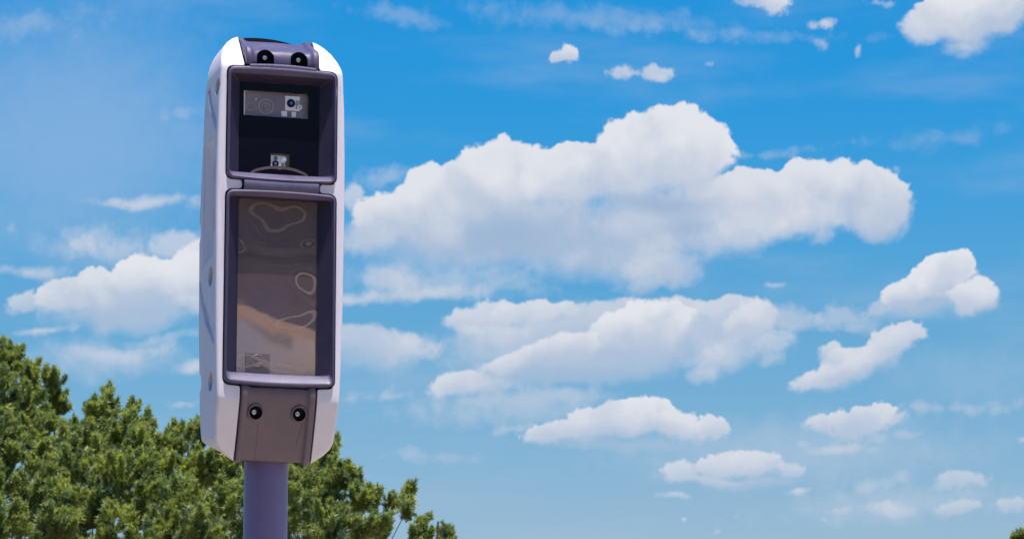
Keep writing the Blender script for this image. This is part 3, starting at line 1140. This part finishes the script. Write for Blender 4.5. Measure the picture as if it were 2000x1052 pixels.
# bottom cover
bot_rows = [(-253.5, -101), (-256, -104), (-262, -105.5), (-270, -105.4), (-279, -103.5), (-290, -99.5), (-320, -87.5), (-350, -74.5), (-370, -65.5), (-384, -58.5), (-391, -53.5), (-393, -48)]
bot = cover(bot_rows, [(x, (p if abs(x) > 50 else p + 0.5)) for x, p in xs], 20)
bm = bmesh.new()
for cx in (-42, 43):
    disc_loops(bm, cx, -304, [(13, -160), (13, -76)], 28)
bot = boolean(bot, [mesh_of(bm, 'pk')])
link('bottom_cover', finish(bot, 38, S), M_COVER, root)
for cx in (-42, 43):
    bm = bmesh.new()
    # raised collar following the sloping cover, then the dark well
    def ring(r, off):
        out = []
        for i in range(28):
            a = 2 * math.pi * i / 28
            z = -304 + r * math.sin(a)
            y = float(np.interp(z, [q[0] for q in bot_rows[::-1]], [q[1] for q in bot_rows[::-1]]))
            out.append((cx + r * math.cos(a), y + off, z))
        return out
    loft(bm, [ring(15.6, 3), ring(15.4, -1.5), ring(14.2, -2.6), ring(12.8, -2.2), ring(12.4, 1)], False, False)
    link('screw_collar', finish(mesh_of(bm, 'screw_collar'), 50, S), M_COVER, root)
    bm = bmesh.new()
    disc_loops(bm, cx, -304, [(12.6, -92), (12.2, -80)], 24, cap0=False)
    link('pocket', finish(mesh_of(bm, 'pocket'), 40, S), M_DARK, root)
    screw(cx - 3, -303, -93)
# thin moulding seams on the bottom cover
for cx, z0, z1, tilt in ((-34, -322, -390, 0), (52, -318, -360, -9)):
    bm = bmesh.new()
    lp = []
    for k in range(9):
        z = z0 + (z1 - z0) * k / 8
        x = cx + tilt * k / 8
        y = float(np.interp(z, [q[0] for q in bot_rows[::-1]], [q[1] for q in bot_rows[::-1]])) + 2.6
        lp.append([(x - 0.35, y, z), (x, y - 0.45, z), (x + 0.35, y, z)])
    loft(bm, lp, True, True, True)
    link('moulding_seam', finish(mesh_of(bm, 'moulding_seam'), 60, S), M_GREY, root)

# --- upper window: smoked panel with two clear cut-outs and the modules behind
WIN = [(-71, 58, 281, 331), (-16, 22, 177, 209)]
bm = bmesh.new()
box(bm, -79, 79, -82, -76, 164, 348)
panel = mesh_of(bm, 'panel')
bm = bmesh.new()
for x0, x1, z0, z1 in WIN:
    box(bm, x0, x1, -100, -60, z0, z1)
panel = boolean(panel, [mesh_of(bm, 'pk')])
pn = link('smoked_panel', finish(panel, 30, S), M_BLACK, root)
for x0, x1, z0, z1 in WIN:
    bm = bmesh.new()
    box(bm, x0 + 0.2, x1 - 0.2, -81, -79.5, z0 + 0.2, z1 - 0.2)
    link('clear_window', finish(mesh_of(bm, 'clear_window'), 30, S), M_GLASS, root)
# interior wall behind the first cut-out
bm = bmesh.new()
box(bm, -74, 62, -74, -52, 278, 334)
mod = link('camera_module', finish(mesh_of(bm, 'camera_module'), 30, S), M_CASE, root)


def turned(name, cx, cz, prof, mat, parent, n=28):
    bm = bmesh.new()
    disc_loops(bm, cx, cz, prof, n)
    return link(name, finish(mesh_of(bm, name), 40, S), mat, parent)


def ringpart(name, cx, cz, r0, r1, y0, y1, mat, parent, n=32):
    bm = bmesh.new()
    disc_loops(bm, cx, cz, [(r0, y0), (r0, y1), ((r0 + r1) / 2, y1 - 0.6), (r1, y1), (r1, y0)], n, cap0=False, cap1=False)
    return link(name, finish(mesh_of(bm, name), 40, S), mat, parent)


def plate(name, x0, x1, y0, y1, z0, z1, mat, parent):
    bm = bmesh.new()
    box(bm, x0, x1, y0, y1, z0, z1)
    return link(name, finish(mesh_of(bm, name), 30, S), mat, parent)


ringpart('lens_ring', -26, 302, 16, 13.5, -74, -75.6, M_RING, mod)
ringpart('lens_ring', -26, 302, 8.5, 7, -74, -75.2, M_RING, mod)
turned('lens', -26, 302, [(6, -74), (5.6, -75), (2, -75.6)], M_CASE, mod)
ringpart('lens_ring', -57, 300, 8, 6.5, -74, -75.2, M_RING, mod)
turned('indicator', -46, 316, [(1.8, -74), (1.5, -76), (0.6, -76.4)], M_BRACKET, mod, 12)
plate('edge_strip', -70.6, -68.2, -78.6, -73.9, 281.6, 330.4, M_BRACKET, root)
plate('edge_strip', -68, 57.4, -78.6, -73.9, 281.4, 283.0, M_RING, root)
# bracket with the blue lens
br = plate('lens_bracket', 12, 41, -77.5, -73.9, 297, 325.5, M_BRACKET, mod)
turned('lens_barrel', 23.5, 311, [(8.2, -77.4), (8.2, -79.0), (6.2, -79.2), (5.6, -78.2)], M_DARK, br)
turned('lens', 24, 311.5, [(3.4, -78.4), (3.0, -79.2), (1.2, -79.6)], M_BLUE, br, 16)
plate('bracket_plate', 33, 41.5, -78.6, -77.6, 300.5, 317, M_RING, br)
turned('lens_barrel', 41, 304, [(5.0, -78.5), (5.0, -79.1), (3.4, -79.3)], M_BRACKET, br, 16)
turned('lens', 41, 304, [(1.9, -79.2), (1.4, -79.7)], M_VIOLET, br, 12)
for x0, x1, z0, z1 in ((5, 16, 284.2, 295), (25.5, 34, 284.2, 294.5), (43, 45, 284, 297), (37, 39, 284, 291)):
    plate('bracket_foot', x0, x1, -77, -73.9, z0, z1, M_RING if x0 > 36 else M_BRACKET, br)

md2 = plate('sensor_module', -18, 24, -74, -60, 174, 212, M_CASE, root)
sb = plate('sensor_board', -15.2, 13, -77, -73.9, 177.6, 205, M_BRACKET, md2)
turned('sensor_lens', -5.8, 188.5, [(6.4, -77), (6.4, -79.0), (4.6, -79.2), (4.4, -78.4)], M_DARK, sb, 20)
turned('lens', -5.8, 188.5, [(2.6, -78.6), (2.2, -79.2), (0.8, -79.5)], M_VIOLET, sb, 14)
turned('lamp', 10.2, 198.2, [(6.0, -77), (6.0, -78.4), (4.6, -79.2), (1.6, -79.4)], M_BRACKET, sb, 20)
plate('board_patch', -9, -2, -77.6, -76.9, 196, 203.5, M_GREEN, sb)
plate('board_patch', 5.5, 12, -77.8, -77.1, 181, 190, M_GREEN, sb)
# raised arc along the foot of the panel: a reflection modelled and coloured in
bm = bmesh.new()
lp = []
for k in range(17):
    f = k / 16.0
    x = -56 + 114 * f
    zt = 166.5 + 14.5 * math.sin(math.pi * f) ** 0.7
    lp.append([(x, -81.9, zt + 2.6), (x, -82.5, zt + 2.5), (x, -82.5, zt - 3.0), (x, -81.9, zt - 3.2)])
loft(bm, lp)
link('arc_reflection', finish(mesh_of(bm, 'arc_reflection'), 50, S), M_ARC, root)

# --- lower window: inner plate, small camera at its foot, moulded clear cover in front
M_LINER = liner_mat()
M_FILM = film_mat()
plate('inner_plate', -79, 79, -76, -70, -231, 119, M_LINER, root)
cm = plate('camera_module', -60, -12, -78.2, -75.9, -216, -187, M_FAINT, root)
ringpart('lens_ring', -37, -201, 12.5, 10.5, -78.2, -79.0, M_RING, cm)
ringpart('lens_ring', -37, -201, 7.5, 6, -78.2, -78.8, M_RING, cm)
turned('lens', -37, -201, [(4, -78.2), (3, -78.9)], M_FAINT, cm, 16)
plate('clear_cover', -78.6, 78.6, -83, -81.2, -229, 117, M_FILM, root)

# --- pole
bm = bmesh.new()
n = 64
rp = 42.6 * S
loops = []
for z, r in ((-0.25, rp), (ZC - 364 * S, rp)):
    loops.append([(r * math.cos(2 * math.pi * i / n), r * math.sin(2 * math.pi * i / n), z) for i in range(n)])
loft(bm, loops)
link('pole', mesh_of(bm, 'pole', 40), M_POLE, root)
bm = bmesh.new()
loops = []
for z, r in ((0.05, 0.16), (0.145, 0.16), (0.150, 0.155), (0.155, rp + 0.012), (0.25, rp + 0.002)):
    loops.append([(r * math.cos(2 * math.pi * i / n), r * math.sin(2 * math.pi * i / n), z) for i in range(n)])
loft(bm, loops)
link('base_flange', mesh_of(bm, 'base_flange', 40), M_POLE, root)
#DEVICE_END


# ------------------------------------------------------------------ trees
def foliage_mat(name, dark, light):
    m = bpy.data.materials.new(name)
    m.use_nodes = True
    t = m.node_tree
    t.nodes.clear()
    b = NB(t)
    at_ = b.n('ShaderNodeAttribute', attribute_name='shoot')
    c = b.ramp(at_.outputs['Fac'], [(0.0, dark), (1.0, light)])
    df = b.n('ShaderNodeBsdfDiffuse')
    b.put(df.inputs[0], c)
    tl = b.n('ShaderNodeBsdfTranslucent')
    b.put(tl.inputs[0], b.mixc(1.0, c, (1.0, 1.0, 0.55, 1), 'MULTIPLY'))
    gl = b.n('ShaderNodeBsdfGlossy')
    gl.inputs[0].default_value = (1, 1, 1, 1)
    gl.inputs['Roughness'].default_value = 0.45
    m1 = b.n('ShaderNodeMixShader')
    m1.inputs[0].default_value = 0.45
    b.put(m1.inputs[1], df.outputs[0])
    b.put(m1.inputs[2], tl.outputs[0])
    m2 = b.n('ShaderNodeMixShader')
    m2.inputs[0].default_value = 0.035
    b.put(m2.inputs[1], m1.outputs[0])
    b.put(m2.inputs[2], gl.outputs[0])
    o = b.n('ShaderNodeOutputMaterial')
    t.links.new(m2.outputs[0], o.inputs[0])
    return m


M_PINE = foliage_mat('pine_needles', (0.105, 0.175, 0.115), (0.53, 0.575, 0.125))
M_BARK = material('pine_bark', (0.085, 0.065, 0.05), 0.9, bump=0.8, bscale=40, mottle=0.3, mscale=8)


def unit(v):
    return v / np.maximum(np.linalg.norm(v, axis=-1, keepdims=True), 1e-9)


def needles(tips, dirs, size, shade_, rng, per=28, width=0.0038):
    """Shoots of needles: every shoot is a bottle brush along its twig. Returns vertices and a value per face."""
    n = len(tips)
    per_len = rng.uniform(0.75, 1.25, n) * size
    t = rng.uniform(0.0, 1.0, (n, per))
    d = dirs[:, None, :]
    rnd = unit(rng.normal(size=(n, per, 3)))
    perp = unit(rnd - d * (rnd * d).sum(-1, keepdims=True))
    spread = rng.uniform(0.35, 0.95, (n, per, 1))
    nd = unit(d * (1.05 - 0.55 * spread) + perp * spread)
    base = tips[:, None, :] - d * ((1 - t) * per_len[:, None] * 1.25)[..., None]
    ln = per_len[:, None, None] * rng.uniform(0.45, 0.85, (n, per, 1))
    side = unit(np.cross(nd, unit(rng.normal(size=(n, per, 3)) * 0.75 + np.array([0.05, -0.55, 0.9]))))
    w = width * rng.uniform(0.7, 1.3, (n, per, 1))
    a = base + side * w
    c = base - side * w
    e = base + nd * ln
    V = np.stack([a, c, e], axis=2).reshape(-1, 3)
    F = np.repeat(np.clip(shade_[:, None] + rng.normal(0, 0.08, (n, per)), 0, 1).reshape(-1), 1)
    return V, F


def shoots_of(clumps, rng):
    """clumps: (centre, direction, radius, tone, count) -> shoot tips and directions on the outside of every clump."""
    T, D, Sh = [], [], []
    for c, d, r, tone, k in clumps:
        # a plume: a leafy twig end, longer than wide, its shoots raked forwards
        v = rng.normal(size=(k, 3))
        perp = unit(v - (v @ d)[:, None] * d[None, :])
        f = rng.uniform(-1.0, 1.0, (k, 1))
        wide = r * 0.62 * np.sqrt(np.clip(1.05 - f * f, 0.03, 1)) * rng.uniform(0.55, 1.0, (k, 1))
        T.append(c[None, :] + d[None, :] * f * r * 1.45 + perp * wide)
        D.append(unit(d[None, :] * (0.8 + 0.5 * np.clip(f, 0, 1)) + perp * 0.75 + np.array([0, 0, 0.30])))
        Sh.append(np.clip(tone + rng.normal(0, 0.13, k), 0, 1))
    return np.concatenate(T), np.concatenate(D), np.concatenate(Sh)


def tri_mesh(name, V, F):
    me = bpy.data.meshes.new(name)
    nt = len(V) // 3
    me.vertices.add(len(V))
    me.vertices.foreach_set('co', V.astype(np.float32).ravel())
    me.loops.add(len(V))
    me.loops.foreach_set('vertex_index', np.arange(len(V), dtype=np.int32))
    me.polygons.add(nt)
    me.polygons.foreach_set('loop_start', np.arange(0, len(V), 3, dtype=np.int32))
    at_ = me.attributes.new('shoot', 'FLOAT', 'FACE')
    at_.data.foreach_set('value', F.astype(np.float32))
    me.update()
    return me


def tube(bm, pts, radii, n=7):
    loops = []
    for i, p in enumerate(pts):
        a = Vector(pts[max(0, i - 1)])
        c = Vector(pts[min(len(pts) - 1, i + 1)])
        t = (c - a).normalized()
        u = t.orthogonal().normalized()
        v = t.cross(u)
        loops.append([Vector(p) + (u * math.cos(2 * math.pi * k / n) + v * math.sin(2 * math.pi * k / n)) * radii[i] for k in range(n)])
    loft(bm, loops)


def pine(label, lobes, base, seed, group='pine trees along the foot of the sky', mat=M_PINE, far=(), density=1.0):
    """lobes: (x, y, z, radius) masses of the crown in world metres; base: foot of the trunk."""
    rng = np.random.default_rng(seed)
    b0 = np.array(base)
    rt = thing('pine_tree', label, 'pine tree', tuple(base), 0, group)
    bm = bmesh.new()
    top_l = max(lobes, key=lambda l: l[2])
    topz = top_l[2] - 0.6 * top_l[3]
    cx, cy = top_l[0], top_l[1]
    trunk = []
    H = topz - b0[2]
    for i in range(9):
        f = i / 8
        trunk.append(np.array([b0[0] + (cx - b0[0]) * f ** 1.3 + rng.normal(0, 0.05), b0[1] + (cy - b0[1]) * f ** 1.3 + rng.normal(0, 0.05), b0[2] - 0.1 + (H + 0.1) * f]) - b0)
    tube(bm, trunk, [0.020 * H * (1 - 0.93 * i / 8) for i in range(9)], 10)
    clumps = []
    for n_l, (lx, ly, lz, lr) in enumerate(list(lobes) + list(far)):
        thin = 0.32 if n_l >= len(lobes) else 1.0
        L = np.array([lx, ly, lz])
        # limb from the trunk to the lobe
        f = min(0.95, max(0.25, (lz - 0.6 * lr - 0.5 - b0[2]) / H))
        st = trunk[int(round(f * 8))] + b0
        mid = (st + L) / 2 + np.array([0, 0, -0.12 * lr])
        r0 = 0.0026 * H * (0.5 + 0.5 * min(1, lr / 0.8))
        tube(bm, [st - b0, mid - b0, L - b0], [r0, r0 * 0.7, r0 * 0.3], 6)
        k = int(thin * density * 18 * (lr / 0.5) ** 1.75) + 3
        for _ in range(k):
            u = unit(rng.normal(size=3) + np.array([0, -0.55, 0.35]))
            cr = min(rng.uniform(0.12, 0.24) * (0.75 + 0.35 * min(1.2, lr)), 0.50 * lr + 0.030)
            q = L + u * max(lr - 0.8 * cr, 0.35 * lr) * (rng.uniform(0.55, 1.0) if rng.random() < 0.85 else rng.uniform(0.2, 0.6)) * np.array([1, 1, 0.9])
            d = unit(u * 0.55 + np.array([0.42, -0.10, 0.62]) + rng.normal(0, 0.28, 3))
            tone = np.clip(rng.normal(0.46, 0.30), 0, 1)
            clumps.append((q, d, cr, tone, int(62 * (cr / 0.16) ** 1.6)))
            if rng.random() < 0.5:
                tube(bm, [L - b0 + (q - L) * 0.15, q - b0], [0.008, 0.003], 5)
        for _ in range(int(7 * lr / 0.15) + 1 if thin == 1.0 else 0):          # loose sprigs that break the outline
            u = unit(rng.normal(size=3) * 0.8 + np.array([0.35, 0, 0.9]))
            for j in range(3):
                q = L + u * lr * (0.82 + 0.16 * j)
                clumps.append((q, unit(u + np.array([0, 0, 0.6])), 0.055 - 0.013 * j, float(np.clip(rng.normal(0.55, 0.2), 0, 1)), 14 - 3 * j))
    T, D, Sh = shoots_of(clumps, rng)
    V, F = needles(T - b0, D, 0.046, Sh, rng)
    tk = mesh_of(bm, 'trunk', 60)
    link('trunk', tk, M_BARK, rt)
    link('crown', tri_mesh('crown', V, F), mat, rt)
    return rt, len(F)


YT = 28.0


def lob(px, py, r_px, dist=YT):
    p = at(px, py, dist)
    return (p.x, p.y, p.z, r_px / 7470.0 * dist * (0.80 if r_px < 25 else 0.94))


rng0 = random.Random(4)


def crown_lobes(rows, dist):
    out = []
    for px, py, r in rows:
        # domed crowns: the lower masses stand nearer than the tops
        out.append(lob(px, py, r, dist + rng0.uniform(-0.35, 0.35) - max(0.0, py - 730) / 320.0 * 3.0))
    return out


def below(cx, cy, w, h, dist, n, r):
    """Masses of the crown under the part in view."""
    out = []
    for _ in range(n):
        out.append(lob(cx + rng0.uniform(-w, w), cy + rng0.uniform(0, h), r * rng0.uniform(0.8, 1.2), dist - 2.6 + rng0.uniform(-0.9, 1.6)))
    return out


TREES = [
    ('tallest pine, its crown cut off by the left edge of the picture', -40, 28.6, 11,
     [(15, 715, 42), (-30, 700, 50), (60, 745, 38), (98, 752, 30), (-20, 780, 70), (40, 800, 52), (100, 795, 30), (112, 770, 16), (70, 850, 48), (122, 850, 22), (140, 890, 34), (110, 940, 50), (-30, 880, 80), (20, 890, 40), (75, 900, 40),
      (-10, 960, 60), (60, 975, 50), (0, 1030, 60), (-90, 760, 70), (-110, 900, 90)]),
    ('bushy pine with a thin spire left of the camera housing', 235, 28.0, 12,
     [(206, 770, 13), (204, 792, 20), (215, 818, 28), (180, 815, 32), (252, 808, 14), (255, 795, 9), (240, 845, 40), (287, 822, 12), (284, 840, 18), (160, 855, 42), (130, 875, 36), (305, 870, 26), (335, 890, 30), (200, 880, 52), (270, 880, 44), (140, 920, 46), (240, 940, 60), (180, 985, 60),
      (300, 905, 34), (120, 990, 50), (280, 990, 56), (320, 1040, 50), (300, 1080, 60), (90, 1040, 50), (220, 1040, 60), (120, 1050, 50), (320, 860, 20)]),
    ('pine directly behind the left side of the pole, below the housing', 400, 27.6, 13,
     [(360, 850, 20), (345, 862, 30), (318, 880, 26), (372, 838, 12), (390, 862, 34), (388, 838, 12), (430, 880, 44), (330, 930, 46), (390, 930, 56), (460, 920, 44), (350, 1000, 60), (430, 1000, 60), (500, 960, 44), (490, 1030, 56), (380, 1050, 60), (455, 880, 30), (520, 920, 30)]),
    ('pine right of the pole reaching a long branch out to the right', 600, 28.2, 14,
     [(655, 870, 11), (640, 888, 22), (620, 915, 36), (575, 915, 34), (590, 960, 54), (655, 930, 34), (682, 935, 16), (695, 950, 14), (640, 985, 50), (700, 985, 32), (732, 975, 16), (728, 958, 10), (760, 988, 18), (784, 975, 17), (800, 962, 11), (800, 985, 12), (796, 992, 9), (560, 1010, 60), (640, 1040, 60),
      (705, 1035, 36), (745, 1022, 17), (550, 950, 30), (745, 1046, 16)]),
]
count = 0
for lab, bx, dist, seed, rows in TREES:
    lobes = crown_lobes(rows, dist)
    xs_ = [r[0] for r in rows]
    far = below(sum(xs_) / len(xs_), 1110, 130, 380, dist, 12, 78)
    # the far side of the crown, which closes the gaps between the near masses
    for px, py, r in rows:
        if r >= 32:
            far.append(lob(px + rng0.uniform(-30, 30), py + 34 + rng0.uniform(0, 30), r * 1.05, dist + rng0.uniform(0.3, 1.2)))
    bp_ = at(bx, 1052, dist)
    r_, k_ = pine(lab, lobes, (bp_.x, dist, 0.0), seed, far=far)
    count += k_
# further small tops
for lab, bx, dist, seed, rows in [
    ('slender pine top with a pointed tip just right of the long pine branch', 822, 30.5, 21, [(829, 1012, 7), (826, 1026, 11), (818, 1042, 15), (835, 1046, 13), (806, 1052, 14), (822, 1070, 26), (815, 1110, 40), (830, 1170, 50)]),
    ('lowest pine top at the foot of the sky, right of the pointed one', 868, 31.5, 22, [(872, 1037, 7), (862, 1046, 11), (878, 1047, 8), (856, 1056, 12), (868, 1075, 26), (866, 1120, 40), (868, 1180, 50)]),
    ('dark treetop peeping into the bottom right corner of the picture', 1995, 34.0, 23, [(1988, 1047, 7), (1999, 1049, 9), (1978, 1056, 8), (1992, 1062, 14), (2014, 1064, 20), (1990, 1085, 34), (2005, 1130, 46), (1990, 1190, 55)]),
]:
    lobes = [lob(px, py, r, dist) for px, py, r in rows]
    bp_ = at(bx, 1052, dist)
    r_, k_ = pine(lab, lobes, (bp_.x, dist, 0.0), seed, density=1.3)
    count += k_

# a dark belt of woodland behind the camera, out of view, added to darken the window reflections
rngw = np.random.default_rng(99)
cl = []
for i in range(2200):
    x = rngw.uniform(-60, 70)
    h = 20.0 + 2.0 * math.sin(x * 0.21) + 1.6 * math.sin(x * 0.83 + 1)
    z = h * rngw.uniform(0.02, 1.0)
    y = -32 - rngw.uniform(0, 4) - 3 * (z / h) ** 2
    cl.append((np.array([x, y, z]), unit(np.array([0.0, 0.5, 0.6]) + rngw.normal(0, 0.2, 3)), rngw.uniform(0.8, 1.5), float(np.clip(rngw.normal(0.4, 0.2), 0, 1)), 14))
T, D, Sh = shoots_of(cl, rngw)
V, F = needles(T, D, 0.9, Sh, rngw, per=10, width=0.10)
unseen_wood = link('unseen_woodland', tri_mesh('unseen_woodland', V, F), M_PINE)
unseen_wood['kind'] = 'stuff'
print('needles', count, 'unseen_wood', len(F))
